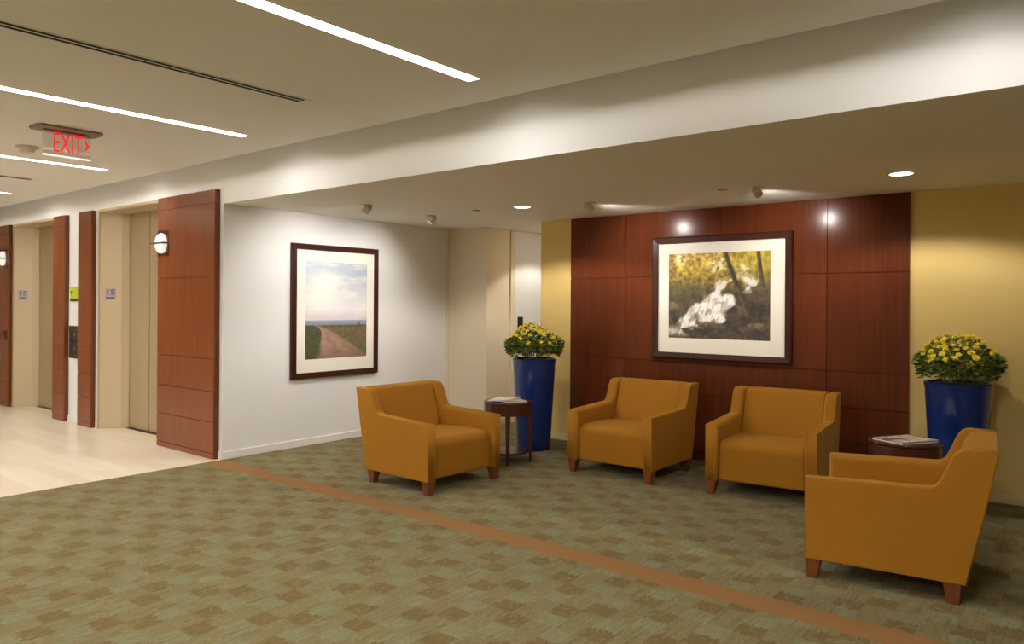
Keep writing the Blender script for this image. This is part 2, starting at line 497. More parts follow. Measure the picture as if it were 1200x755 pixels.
def road_photo(u, v):
    n = fbm(u * 3, v * 7, 5, 3.1)
    hz = .605
    if v < hz:
        t = v / hz
        sky = mixc((176, 190, 212), (226, 226, 232), sst(.0, .75, t + .35 * n))
        cl = sst(-.08, .3, fbm(u * 2.2 + 4, v * 9, 5, 8.2))
        c = mixc(sky, (246, 244, 240), cl * .75)
        c = mixc(c, (160, 176, 206), .55 * sst(.05, .35, fbm(u * 2.6 + 9, v * 6 + 2, 4, 1.7)) * sst(.9, .2, t) * sst(.35, 1, u))
        g = math.exp(-((u - .28) ** 2 / .1 + (v - .33) ** 2 / .06))
        c = mixc(c, (253, 251, 244), g * .9)
        c = mixc(c, (214, 202, 208), .7 * sst(.8, .98, t))
        return c
    if v < .652:
        c = mixc((156, 162, 184), (128, 140, 166), sst(hz, .65, v) + .3 * n)
        if abs(u - .86) < .022 and v > .618: c = (86, 96, 126)
        return c
    t = (v - .652) / .348
    # centre and half width of the track in image space
    xc = .14 + .08 * math.sin(min(1, t * 5) * 1.5) + .40 * t ** .75 + .02 * n
    hw = .012 + .44 * t ** 1.08
    edge = abs(u - xc) / max(.001, hw)
    gr = fbm(u * 22, v * 55, 4, 6.6)
    grass = mixc((88, 84, 52), (124, 106, 70), .5 + gr * 1.6)
    if u < xc: grass = mixc((58, 66, 38), (86, 88, 52), .5 + gr * 1.5)
    grass = mixc(grass, (74, 72, 44), sst(.12, 0, t) * .5 + sst(.6, 1, t) * .45)
    rut = .5 + .5 * math.sin((u - xc) / max(.02, hw) * 7)
    road = mixc((138, 104, 88), (178, 146, 126), .45 + .35 * rut + fbm(u * 9, v * 40, 3, 2) * .9)
    road = mixc(road, (118, 88, 74), sst(.55, 1, t) * .4)
    return mixc(road, grass, sst(.82, 1.08, edge + .12 * gr))
def falls_photo(u, v):
    n1 = fbm(u * 9, v * 8, 5, 1.1); n2 = fbm(u * 26, v * 24, 4, 5.5)
    fol = sst(.62, .1, v + .16 * n1 + .12 * (u - .3) ** 2)
    dark = mixc((34, 28, 18), (74, 60, 38), .5 + n2 * 1.3)
    leaf = mixc((92, 74, 18), (226, 186, 46), .5 + n2 * 1.2 + n1 * .8)
    leaf = mixc(leaf, (150, 140, 50), sst(.5, .9, u) * .5)
    c = mixc(dark, leaf, fol * sst(.62, .30, v))
    c = mixc(c, (66, 64, 30), .6 * sst(.25, .45, v) * sst(.65, .4, v) * sst(.5, .1, u))
    # pale sky gaps between the leaves
    for (gx, gy, gr) in ((.50, .13, .09), (.75, .22, .07), (.12, .07, .05)):
        g = math.exp(-(((u - gx) / gr) ** 2 + ((v - gy) / (gr * 1.2)) ** 2)) * (0.55 + 1.6 * n2)
        c = mixc(c, (240, 232, 206), max(0, min(.95, g)))
    # boulders
    for (bx, by, rx, ry, tn) in ((.04, .70, .08, .13, 70), (.42, .88, .22, .10, 62), (.72, .76, .22, .17, 52), (.88, .62, .14, .14, 40), (.9, .9, .2, .1, 66), (.62, .64, .09, .08, 58)):
        d = ((u - bx) / rx) ** 2 + ((v - by) / ry) ** 2 + n1 * .7
        if d < 1:
            top = sst(by + .02, by - ry, v)
            rc = mixc((24, 19, 14), (tn + 34, tn + 20, tn), top * .7 + .25 + n2 * .9)
            c = mixc(c, rc, sst(1, .7, d))
    # water: upper chutes and the broad fan
    st_ = fbm(u * 46 + v * 15, v * 7 - u * 5, 4, 9.1)
    def fall(e, soft, br=1.0):
        nonlocal c
        a = sst(soft, -soft, e) * (0.8 + .9 * st_) * br
        c = mixc(c, (240, 236, 230), max(0, min(1, a)))
    if .26 < v < .52:
        xm = .60 - (v - .30) * .62; fall(max(abs(u - xm) - (.035 + .12 * (v - .28)) + .12 * n1, .31 - v + .1 * n2), .03)
    if .25 < v < .50:
        xm = .80 - (v - .3) * .12 - .03 * math.sin(v * 30); fall(max(abs(u - xm) - (.04 + .05 * abs(v - .36)) + .12 * n1, v - .46, .29 - v + .1 * n2), .03)
    if .42 < v < .88:
        t = max(0, v - .44) / .39
        lo = .47 - .40 * t ** .8; hi = .66 - .10 * t + .03 * math.sin(v * 25)
        e = max(lo - u, u - hi, .46 - v + .3 * (u - .5), v - .84 + .1 * n1 + .12 * (u - .2)) + .10 * n1
        rock = fbm(u * 10 + 3, v * 14, 4, 4.4)
        fall(e, .03, 1.0 - 1.5 * max(0, rock - .03))
    if v > .82 and u < .3:
        fall(max(u - .22 - .3 * n1, .87 - v, v - .96), .04, .7)
    # leaning trunk and a second one
    for (xa, xb, w_, v1, col) in ((.575, .80, .024, .72, (38, 32, 24)), (.885, .93, .02, .42, (44, 36, 24))):
        if v < v1:
            xm = xa + (xb - xa) * (v / v1) ** 1.1
            ww = w_ * (1 + .35 * v)
            if abs(u - xm) < ww:
                c = mixc(c, mixc(col, (104, 92, 66), .5 * sst(ww, -ww, u - xm) + n2 * .8), sst(ww, ww * .7, abs(u - xm)))
    return tuple(255 * min(1, (q / 255) * 1.22) ** .92 for q in c)
picture('framed_photograph', 1.393, 1.2, .062, .045, (.093, .108, .10, .132), falls_photo, 190, 150,
        'large framed photograph of a waterfall in autumn woods on the reddish wood wall', (-2.925, 6.78, 1.575), 0)
picture('framed_photograph', 1.158, 1.411, .058, .04, (.112, .098, .095, .106), road_photo, 110, 180,
        'framed photograph of a dirt road under a bright sky on the white wall', (XB, 5.133, 1.414), R(90))

# ------------------------------------------------------------------ armchair
def arc(cx, cz, r, a0, a1, n):
    return [(cx + r * math.cos(R(a0 + (a1 - a0) * i / n)), cz + r * math.sin(R(a0 + (a1 - a0) * i / n))) for i in range(n + 1)]
def make_chair(label, loc, rz):
    t = empty('armchair', loc, rz, label, 'armchair', 'mustard armchairs')
    D = .375
    zb = .108
    # side panel with arm and wing in one: profile in (t, z), t from front to back
    prof = [(0, zb), (.77, zb), (.835, .42), (.905, .785), (.765, .785)]
    prof += [(.742, .781), (.722, .768), (.705, .745), (.69, .715), (.672, .668), (.655, .628), (.642, .603), (.625, .586), (.605, .579)]
    prof += [(.58, .577), (0, .556)]
    prof = [(y - D, z) for y, z in prof]
    W, A = .425, .098
    for s in (-1, 1):
        bm = prism(bmesh.new(), prof, s * W, s * (W - A))
        ly = bm.edges.layers.float.new('bevel_weight_edge')
        for e in bm.edges:
            xs = [v.co.x for v in e.verts]
            if abs(xs[0] - xs[1]) > .01:          # across the panel: soften real corners only
                f = e.link_faces
                e[ly] = (.3 if max(v.co.z for v in e.verts) < .2 else .7) if e.calc_face_angle(0) > R(40) else 0
            else:
                low = max(v.co.z for v in e.verts) < .2
                e[ly] = (.2 if low else 1.0) if abs(xs[0]) < W - .01 else (.2 if low else .32)
        o = build('armrest', bm, M['fabric'], t, bevel=.034, seg=4)
        o.modifiers['bevel'].limit_method = 'WEIGHT'
    # seat block: rounded front upper edge
    ft = .04
    sp = [(ft, zb + .004), (.74, zb + .004), (.74, .40), (.62, .415), (.30, .432)] + arc(ft + .075, .352, .075, 83, 180, 8)
    wi = W - A - .0015
    seat = bmesh.new()
    prism(seat, [(y - D, z) for y, z in sp], -wi, wi)
    build('seat', seat, M['fabric'], t, bevel=.016, seg=3, angle=40)
    # back: inner cushion and outer shell between the side panels
    bp = [(.625, .41), (.80, .41), (.9, .785), (.80, .786), (.768, .776), (.745, .745)]
    bm = prism(bmesh.new(), [(y - D, z) for y, z in bp], -wi, wi)
    build('backrest', bm, M['fabric'], t, bevel=.009, seg=3, angle=25)
    op = [(.745, zb + .003), (.767, zb + .003), (.832, .42), (.845, .47), (.80, .47), (.77, .41), (.745, .41)]
    build('back_panel', prism(bmesh.new(), [(y - D, z) for y, z in op], -wi, wi), M['fabric'], t)
    for sx_ in (-1, 1):
        for tt, dx in ((.045, -1), (.705, 1)):
            bm = bmesh.new()
            top, bot, zt = .042, .026, zb + .004
            cx, cy = sx_ * .378, tt - D
            tp = [bm.verts.new((cx + a * top, cy + b * top, zt)) for a, b in ((-1, -1), (1, -1), (1, 1), (-1, 1))]
            ox, oy = sx_ * .006, dx * .006
            bt = [bm.verts.new((cx + ox + a * bot, cy + oy + b * bot, 0)) for a, b in ((-1, -1), (1, -1), (1, 1), (-1, 1))]
            bm.faces.new(tp[::-1]); bm.faces.new(bt)
            for k in range(4): bm.faces.new((tp[k], tp[(k + 1) % 4], bt[(k + 1) % 4], bt[k]))
            o = build('leg', bm, M['leg_wood'], t, bevel=.005, seg=2)
    return t
def dup(root, label, loc, rz, group=None):
    r = root.copy(); COL.objects.link(r); r.location = loc; r.rotation_euler = (0, 0, rz); r['label'] = label
    if group: r['group'] = group
    for ch in list(root.children):
        c = ch.copy(); COL.objects.link(c); c.parent = r
        for g in list(ch.children):
            d = g.copy(); COL.objects.link(d); d.parent = c
    return r
ch = make_chair('mustard armchair facing right, in front of the white wall with the road photograph', (-4.48, 4.53, 0), R(88.3))
dup(ch, 'mustard armchair against the wood wall, beside the small round table with slim legs', (-3.40, 5.935, 0), 0)
dup(ch, 'mustard armchair against the wood wall, partly hidden by the armchair seen from its side', (-2.14, 6.02, 0), R(5))
dup(ch, 'mustard armchair in the right corner, seen from its outer side and facing left', (-.998, 4.694, 0), R(-83.7))

# ------------------------------------------------------------------ round tables
def make_table(label, loc, rz):
    t = empty('side_table', loc, rz, label, 'side table', 'round side tables')
    build('table_top', lathe(bmesh.new(), [(.222, .555), (.232, .56), (.234, .57), (.231, .576), (.226, .578)], 48), M['table_wood'], t, smooth=True)
    build('apron', lathe(bmesh.new(), [(.226, .455), (.229, .458), (.229, .556)], 48), M['table_wood'], t, smooth=True)
    for k in range(4):
        a = k * PI / 2
        bm = bmesh.new()
        c, s = math.cos(a), math.sin(a)
        def ring(r, hw, z):
            return [bm.verts.new((c * (r + i * hw) - s * (j * hw), s * (r + i * hw) + c * (j * hw), z)) for i, j in ((-1, -1), (1, -1), (1, 1), (-1, 1))]
        rs = [ring(.216, .011, 0), ring(.207, .016, .25), ring(.204, .022, .46)]
        for p, q in zip(rs, rs[1:]):
            for i in range(4): bm.faces.new((p[i], p[(i + 1) % 4], q[(i + 1) % 4], q[i]))
        bm.faces.new(rs[0][::-1]); bm.faces.new(rs[-1])
        build('leg', bm, M['table_wood'], t, bevel=.003, seg=1)
    build('shelf', lathe(bmesh.new(), [(.196, .088), (.2, .092), (.2, .104), (.196, .108)], 40), M['table_wood'], t, smooth=True)
    return t
t1 = make_table('small round dark wood table with slim legs, in front of the left blue planter', (-4.50, 5.54, 0), R(-52))
dup(t1, 'small round dark wood table between the two right-hand armchairs, before the blue planter', (-1.115, 5.735, 0), R(-20))

# ------------------------------------------------------------------ magazines and papers
def cover(name, base, inks, seed):
    t = NT(name); v = t.coord(scale=(1, 1, 1))
    a = t.n('ShaderNodeTexVoronoi', feature='F1', distance='CHEBYCHEV'); a.inputs['Scale'].default_value = 13
    t.l(t.coord(loc=(seed, seed * .7, 0)), a.inputs['Vector'])
    n = t.noise(t.coord(loc=(seed, 0, 0)), 24, 3)
    c = t.mix(t.ramp(n, [(.46, (0, 0, 0, 1)), (.52, (1, 1, 1, 1))]), base, inks[0])
    sep = t.n('ShaderNodeSeparateColor'); t.l(a.outputs['Color'], sep.inputs[0])
    c = t.mix(t.math('GREATER_THAN', sep.outputs[0], .8), c, inks[1])
    t.base(c); t.set(Roughness=.3); return t.m
def sheet(name, w, h, th, mat, loc, rz, label, cat, group=None, pages=True, lift=0.0):
    """a booklet: page block with a slightly curled cover"""
    root = empty(name, loc, rz, label, cat, group)
    nx = 10; bm = bmesh.new(); top = []; bot = []
    for i in range(nx + 1):
        u = i / nx; z = lift * (u ** 2.2)
        top.append([bm.verts.new((w * (u - .5), s * h / 2, z + th)) for s in (-1, 1)])
        bot.append([bm.verts.new((w * (u - .5), s * h / 2, z * .9 + th * .72)) for s in (-1, 1)])
    for i in range(nx):
        bm.faces.new((top[i][0], top[i + 1][0], top[i + 1][1], top[i][1]))
        bm.faces.new((bot[i][0], bot[i][1], bot[i + 1][1], bot[i + 1][0]))
        for s in (0, 1): bm.faces.new((top[i][s], bot[i][s], bot[i + 1][s], top[i + 1][s]))
    bm.faces.new((top[0][0], top[0][1], bot[0][1], bot[0][0])); bm.faces.new((top[-1][1], top[-1][0], bot[-1][0], bot[-1][1]))
    build('cover', bm, mat, root)
    build('pages', boxes((-w / 2 + .002, w / 2 - .003, -h / 2 + .002, h / 2 - .002, 0, th * .71)), M['mat'], root)
    return root
ZT = .578
mc1 = cover('magazine_cover_print', rgb(236, 230, 222), (rgb(206, 192, 176), rgb(140, 112, 98)), 2.0)
mc2 = cover('paper_print', rgb(240, 236, 230), (rgb(210, 200, 196), rgb(226, 214, 206)), 5.0)
mc3 = cover('paper_print_bluish', rgb(232, 230, 232), (rgb(196, 196, 208), rgb(214, 190, 176)), 8.0)
sheet('magazine', .25, .33, .012, mc1, (-1.11, 5.70, ZT), R(-30), 'white magazine with a printed picture cover on the right round table', 'magazine', lift=.006)
sheet('magazine', .23, .30, .01, mc3, (-4.485, 5.55, ZT), R(62), 'pale magazine lying flat on the left round table under a loose one', 'magazine')
sheet('magazine', .22, .30, .007, mc2, (-4.52, 5.51, ZT + .0105), R(18), 'white magazine lying topmost and askew on the left round table', 'magazine', lift=.012)

# ------------------------------------------------------------------ planters and chrysanthemums
def make_planter(label, loc):
    t = empty('planter', loc, 0, label, 'planter', 'blue planters')
    pr = [(.165, 0), (.17, .006), (.178, .12), (.222, .90), (.228, .93), (.229, .938), (.224, .942), (.212, .94), (.208, .93), (.206, .86)]
    build('pot', lathe(bmesh.new(), pr, 64), M['blue'], t, smooth=True, angle=50)
    rnd = random.Random(5)
    bm = bmesh.new()
    rings = []
    n = 28
    for r, z in ((.0, .925), (.06, .93), (.12, .925), (.17, .915), (.204, .90)):
        rings.append([bm.verts.new((r * math.cos(2 * PI * i / n), r * math.sin(2 * PI * i / n), z + rnd.uniform(-.012, .014))) for i in range(n)] if r else [bm.verts.new((0, 0, z))])
    for i in range(n): bm.faces.new((rings[0][0], rings[1][i], rings[1][(i + 1) % n]))
    for a, b in zip(rings[1:], rings[2:]):
        for i in range(n): bm.faces.new((a[i], b[i], b[(i + 1) % n], a[(i + 1) % n]))
    build('mulch', bm, M['soil'], t, smooth=True, angle=60)
    return t
def flower_mesh(seed):
    rnd = random.Random(seed); bm = bmesh.new()
    for layer, (n, r, up, z) in enumerate(((14, .026, .10, 0), (12, .021, .35, .003), (9, .014, .8, .005))):
        for k in range(n):
            a = 2 * PI * (k + .5 * layer) / n + rnd.uniform(-.1, .1); rr = r * rnd.uniform(.88, 1.1)
            c, s = math.cos(a), math.sin(a); w = r * .2
            def P(d, side, h): return bm.verts.new((c * d - s * side, s * d + c * side, h))
            p0, p1 = P(.003, 0, z), P(rr * .6, w, z + rr * up * .55)
            p2, p3 = P(rr, 0, z + rr * up), P(rr * .6, -w, z + rr * up * .55)
            bm.faces.new((p0, p1, p2, p3))
    lathe(bm, [(.001, -.012), (.008, -.006), (.01, .002), (.007, .007), (.001, .009)], 8, cap=False)
    me = bpy.data.meshes.new('flower'); bmesh.ops.recalc_face_normals(bm, faces=bm.faces[:]); bm.to_mesh(me); bm.free()
    me.materials.append(M['petal'])
    return me
FM = [flower_mesh(i) for i in range(3)]
def make_mum(label, loc, seed, rx, ht, nfl, nlf):
    rnd = random.Random(seed)
    t = empty('chrysanthemum', loc, 0, label, 'potted plant', 'yellow chrysanthemums')
    mounds = [(rnd.uniform(-.5, .5) * rx, rnd.uniform(-.5, .5) * rx) for _ in range(5)]
    def top(a, q):
        """height of the crown at polar position (a, q)"""
        x, y = q * rx * math.cos(a), q * rx * math.sin(a)
        b = sum(math.exp(-((x - m[0]) ** 2 + (y - m[1]) ** 2) / (.09 ** 2)) for m in mounds)
        return ht * (1 - .38 * q ** 2.6) * (.84 + .15 * min(1.3, b)) + .02 * noise.noise((x * 18, y * 18, seed))
    bm = bmesh.new(); tones = []
    def leaf(p, d, up, L, tone):
        d = d.normalized(); s = d.cross(up)
        if s.length < 1e-3: s = Vector((1, 0, 0))
        s.normalize(); nrm = s.cross(d)
        w = L * .3
        pts = [(0, 0, 0), (.35, w, .15), (.7, w * .8, .1), (1, 0, -.12), (.7, -w * .8, .1), (.35, -w, .15)]
        v = [bm.verts.new(p + d * (a * L) + s * b + nrm * (c_ * L * .35)) for a, b, c_ in pts]
        m_ = bm.verts.new(p + d * (.55 * L))
        for i in range(6):
            bm.faces.new((v[i], v[(i + 1) % 6], m_)); tones.append(tone)
    for k in range(nlf):
        a = rnd.uniform(0, 2 * PI); q = math.sqrt(rnd.random()) if rnd.random() < .55 else rnd.uniform(.86, 1.0)
        tz = top(a, q); lowest = .022
        z = lowest + (tz - lowest) * (rnd.random() ** .7)
        qq = q * (.82 + .2 * min(1, z / (.4 * ht) + .1))
        p = Vector((qq * rx * math.cos(a), qq * rx * math.sin(a), z))
        d = Vector((math.cos(a + rnd.gauss(0, .9)), math.sin(a + rnd.gauss(0, .9)), rnd.uniform(-.5, .9)))
        leaf(p, d, Vector((rnd.gauss(0, .4), rnd.gauss(0, .4), 1)), rnd.uniform(.03, .052), rnd.choice((.55, .8, 1.0, 1.15, 1.3)))
    o = build('foliage', bm, M['leaf'], t)
    tone_attr(o, lambda p: tones[p.index] if p.index < len(tones) else 1)
    # stems
    bm = bmesh.new()
    for k in range(26):
        a = rnd.uniform(0, 2 * PI); q = rnd.uniform(.1, .9)
        p0 = Vector((.5 * q * rx * math.cos(a), .5 * q * rx * math.sin(a), .003)); p1 = Vector((q * rx * .9 * math.cos(a), q * rx * .9 * math.sin(a), top(a, q) * .92))
        ring0 = [bm.verts.new(p0 + Vector((.004 * math.cos(b), .004 * math.sin(b), 0))) for b in (0, 2.1, 4.2)]
        ring1 = [bm.verts.new(p1 + Vector((.002 * math.cos(b), .002 * math.sin(b), 0))) for b in (0, 2.1, 4.2)]
        for i in range(3): bm.faces.new((ring0[i], ring0[(i + 1) % 3], ring1[(i + 1) % 3], ring1[i]))
    o = build('stems', bm, M['leaf'], t); tone_attr(o, lambda p: .7)
    pts = []
    tries = 0
    while len(pts) < nfl and tries < 6000:
        tries += 1
        a = rnd.uniform(0, 2 * PI); q = math.sqrt(rnd.random()) * 1.02
        p = Vector((q * rx * math.cos(a), q * rx * math.sin(a), top(a, min(1, q)) + .026 - (0 if q < .9 else rnd.uniform(0, .05))))
        if all((p - r).length > .033 for r, _ in pts): pts.append((p, (a, q)))
    for i, (p, (a, q)) in enumerate(pts):
        f = bpy.data.objects.new('flower', FM[i % 3]); link(f, t)
        f.location = p
        tilt = .15 + .75 * q ** 3
        ax = Vector((-math.sin(a), math.cos(a), 0))
        f.rotation_euler = (Matrix.Rotation(tilt + rnd.gauss(0, .15), 3, ax) @ Matrix.Rotation(rnd.uniform(0, 6), 3, 'Z')).to_euler()
        s = rnd.uniform(.85, 1.2); f.scale = (s, s, s)
    return t
P1, P2 = (-4.69, 6.20, 0), (-.895, 6.42, 0)
pl = make_planter('tall glossy blue planter left of the wood wall, behind the slim-legged table', P1)
dup(pl, 'tall glossy blue planter right of the wood wall, behind the right-hand armchair', P2, 0)
make_mum('yellow chrysanthemum plant in the left planter, beside the passage opening', (P1[0], P1[1], .9445), 3, .285, .315, 88, 2300)
make_mum('yellow chrysanthemum plant in the right planter, against the plain yellow wall', (P2[0], P2[1], .9445), 8, .275, .315, 92, 2300)

# ------------------------------------------------------------------ lettering helper
def text_bm(s, size, depth, align='CENTER'):
    cu = bpy.data.curves.new('txt', 'FONT'); cu.body = s; cu.size = size; cu.extrude = depth
    cu.align_x = align; cu.align_y = 'CENTER'
    o = bpy.data.objects.new('txt', cu); COL.objects.link(o)
    dg = bpy.context.evaluated_depsgraph_get(); dg.update()
    me = bpy.data.meshes.new_from_object(o.evaluated_get(dg))
    bm = bmesh.new(); bm.from_mesh(me)
    bpy.data.objects.remove(o); bpy.data.curves.remove(cu); bpy.data.meshes.remove(me)
    return bm

# ------------------------------------------------------------------ hall details
# floor number plates on the splayed jambs
ang = math.atan2(.18, .157)            # jamb face direction
def number_plate(p, label):
    root = empty('floor_number_plate', p, ang, label, 'sign', 'floor number plates')
    build('plate', boxes((-.06, .06, -.006, 0, -.065, .065)), M['violet'], root, bevel=.002, seg=1)
    bm = text_bm('15', .09, .001); bmesh.ops.transform(bm, matrix=Matrix.Translation((0, -.008, .018)) @ Matrix.Rotation(R(90), 4, 'X'), verts=bm.verts[:])
    bmesh.ops.scale(bm, vec=(1.25, 1, 1), verts=bm.verts[:])
    build('lettering', bm, M['violet_ink'], root)
    build('raised_line', boxes((-.045, .045, -.0075, -.006, -.052, -.038)), M['violet_ink'], root)
    return root
def jp(e, f, z): return (EO[e][0] + .157 * f, YE + .18 * f, z)
number_plate(jp(0, .48, 1.59), 'small violet-grey floor number plate 15 beside the nearer elevator')
number_plate(jp(1, .48, 1.59), 'small violet-grey floor number plate beside the farther elevator')
# call station
cs = empty('elevator_call_panel', (-10.0, YE, .995), label='dark metal elevator call panel on the white wall strip between the two elevators', cat='call panel')
build('mounting_plate', boxes((-.17, .17, -.012, 0, -.2, .2)), M['dark_steel'], cs, bevel=.003, seg=1)
build('divider', boxes((-.165, .165, -.0135, -.012, .005, .012)), M['slot'], cs)
for z in (.1, -.08):
    bm = lathe(bmesh.new(), [(.022, 0), (.022, .006), (.018, .009)], 20)
    bmesh.ops.transform(bm, matrix=Matrix.Translation((0, -.012, z)) @ Matrix.Rotation(R(90), 4, 'X'), verts=bm.verts[:])
    build('button', bm, M['steel'], cs, smooth=True)
gs = empty('wall_sign', (-10.02, YE, 1.595), label='bright lime green sign on the white wall strip above the call panel', cat='sign')
build('board', boxes((-.14, .14, -.008, 0, -.062, .085)), M['lime'], gs, bevel=.002, seg=1)
build('lower_strip', boxes((-.14, .14, -.009, 0, -.095, -.064)), M['ink'], gs, bevel=.002, seg=1)
bm = bmesh.new()
box(bm, -.10, -.09, -.0095, -.008, -.02, .02)
prism(bm, [(0, 0)] * 0 or [(-.0095, .02), (-.008, .02), (-.008, .035)], -.115, -.075)
box(bm, -.115, -.075, -.0095, -.008, .015, .022)
build('marking', bm, M['ink'], gs)
# round lanterns
def hall_lantern(x, label):
    root = empty('elevator_lantern', (x, YP, 2.105), label=label, cat='lantern', group='elevator lanterns')
    build('mounting_plate', boxes((-.12, .12, -.012, 0, -.13, .13)), M['acrylic'], root)
    bm = bmesh.new()
    lathe(bm, [(.104, 0), (.104, .018), (.092, .034), (.06, .043), (.001, .045)], 40)
    bmesh.ops.transform(bm, matrix=Matrix.Translation((0, -.012, 0)) @ Matrix.Rotation(R(90), 4, 'X'), verts=bm.verts[:])
    build('lens', bm, M['lantern'], root, smooth=True, angle=60)
    build('bar', boxes((-.135, .135, -.078, -.012, -.009, .009)), M['steel'], root, bevel=.003, seg=1)
    return root
hall_lantern(-7.665, 'round white lantern with a metal bar on the wide wood panel by the nearer elevator')
hall_lantern(-12.345, 'round white lantern on the wood panel cut off by the left photo edge')
kp = empty('keyhole_plate', (-12.285, YP, 1.01), label='small dark keyhole plate on the wood panel at the left photo edge', cat='plate')
build('mounting_plate', boxes((-.05, .05, -.006, 0, -.07, .07)), M['dark_steel'], kp, bevel=.002, seg=1)
bm = lathe(bmesh.new(), [(.016, 0), (.016, .007), (.012, .009)], 16)
bmesh.ops.transform(bm, matrix=Matrix.Translation((0, -.006, .02)) @ Matrix.Rotation(R(90), 4, 'X'), verts=bm.verts[:])
build('lock', bm, M['black'], kp, smooth=True)
# black box on the passage wall
rb = empty('wall_box', (-5.94, 7.53, 1.265), R(90), label='small black box on the pale passage door above the left planter flowers', cat='wall box')
build('housing', boxes((-.04, .04, -.03, 0, -.075, .075)), M['black'], rb, bevel=.005, seg=2)
build('face_plate', boxes((-.03, .03, -.032, -.03, -.06, .06)), M['slot'], rb)

# ------------------------------------------------------------------ ceiling fittings
def strip_light(x, y0, y1, label):
    root = empty('linear_ceiling_light', (x, (y0 + y1) / 2, ZH), label=label, cat='ceiling light', group='linear ceiling lights')
    h = (y1 - y0) / 2 - .004; w = SW - .004
    build('diffuser', boxes((-w, w, -h, h, .02, .026)), M['strip'], root)
    build('frame', boxes((-w - .003, -w, -h, h, .001, .04), (w, w + .003, -h, h, .001, .04), (-w, w, -h - .003, -h, .001, .04), (-w, w, h, h + .003, .001, .04)), M['fixture'], root)
    return root
LX = [(-2.955, 'widest linear ceiling light, in front of the beam, cut off by the top photo edge'),
      (-5.40, 'linear ceiling light running above the hanging exit sign, second from the top of the photo'),
      (-7.92, 'linear ceiling light just beyond the hanging exit sign'),
      (-10.62, 'farthest and shortest-looking linear ceiling light, at the left photo edge')]
for x, lb in LX: strip_light(x, .45, 3.30, lb)
for x in LIGHT_X[4:]: strip_light(x, .45, 3.30, 'linear ceiling light out of view above the right part of the carpet')
for x in LIGHT_X: strip_light(x, -3.2, -.4, 'linear ceiling light added behind the camera as unseen fill')  # extra row added for overall fill, never in view
def diffuser(x, y0, y1, label):
    root = empty('slot_diffuser', (x, (y0 + y1) / 2, ZH), label=label, cat='air diffuser', group='ceiling slot diffusers')
    h = (y1 - y0) / 2
    build('vent_housing', boxes((-.05, .05, -h - .01, h + .05, -.004, -.0005)), M['ceil'], root)
    for s in (-.024, .024):
        build('slot', boxes((s - .013, s + .013, -h, h, -.0062, -.004)), M['slot'], root)
    return root
diffuser(-4.135, .3, 2.93, 'long double-slot air diffuser in the ceiling nearest the camera')
diffuser(-9.15, .8, 3.03, 'far slot air diffuser in the ceiling beyond the smoke detector')
# exit sign
ex = empty('exit_sign', (-6.3, 2.33, ZH), label='red EXIT sign on a clear panel hanging from the hall ceiling', cat='exit sign')
bm = bmesh.new()
pr = [(-.115, -.215), (-.115, .215), (-.075, .235), (.075, .235), (.115, .215), (.115, -.215), (.075, -.235), (-.075, -.235)]
prism_z(bm, pr, -.018, -.0005)
build('canopy', bm, M['grey_plastic'], ex, bevel=.004, seg=1)
build('panel', boxes((-.006, .006, -.168, .168, -.205, -.018)), M['acrylic'], ex)
build('lower_edge', boxes((-.007, .007, -.168, .168, -.2165, -.205)), M['edge_glow'], ex)
bm = text_bm('EXIT', .168, .001)
mx_ = [v.co.x for v in bm.verts]; my_ = [v.co.y for v in bm.verts]
wx, wy = max(mx_) - min(mx_), max(my_) - min(my_)
cxm, cym = (max(mx_) + min(mx_)) / 2, (max(my_) + min(my_)) / 2
for v in bm.verts: v.co = Vector(((v.co.x - cxm) / wx * .205, (v.co.y - cym) / wy * .15, v.co.z))
# face +x: text x -> +y, text y -> +z
rot = Matrix(((0, 0, 1, .0085), (1, 0, 0, .008), (0, 1, 0, -.108), (0, 0, 0, 1)))
bmesh.ops.transform(bm, matrix=rot, verts=bm.verts[:])
build('lettering', bm, M['exit_red'], ex)
bm = bmesh.new()
for s in (-1, 1):
    a = [(0.125, -.108 + s * .034), (.135, -.108 + s * .04), (.158, -.108), (.14, -.108)]
    f0 = [bm.verts.new((.0075, y, z)) for y, z in a]; f1 = [bm.verts.new((.0095, y, z)) for y, z in a]
    bm.faces.new(f0); bm.faces.new(f1[::-1])
    for i in range(4): bm.faces.new((f0[i], f0[(i + 1) % 4], f1[(i + 1) % 4], f1[i]))
build('arrow', bm, M['exit_red'], ex)
build('light_bar', boxes((-.009, .009, -.165, .165, -.024, -.018)), M['exit_dark'], ex)
# smoke detector
sd = empty('smoke_detector', (-7.25, 2.37, ZH), label='round white smoke detector on the ceiling beside the exit sign', cat='smoke detector')
build('base', lathe(bmesh.new(), [(.085, -.0005), (.088, -.012), (.07, -.016)][::-1], 32), M['fixture'], sd, smooth=True)
build('cover', lathe(bmesh.new(), [(.06, -.016), (.056, -.05), (.044, -.062), (.001, -.064)][::-1], 32), M['plastic'], sd, smooth=True)
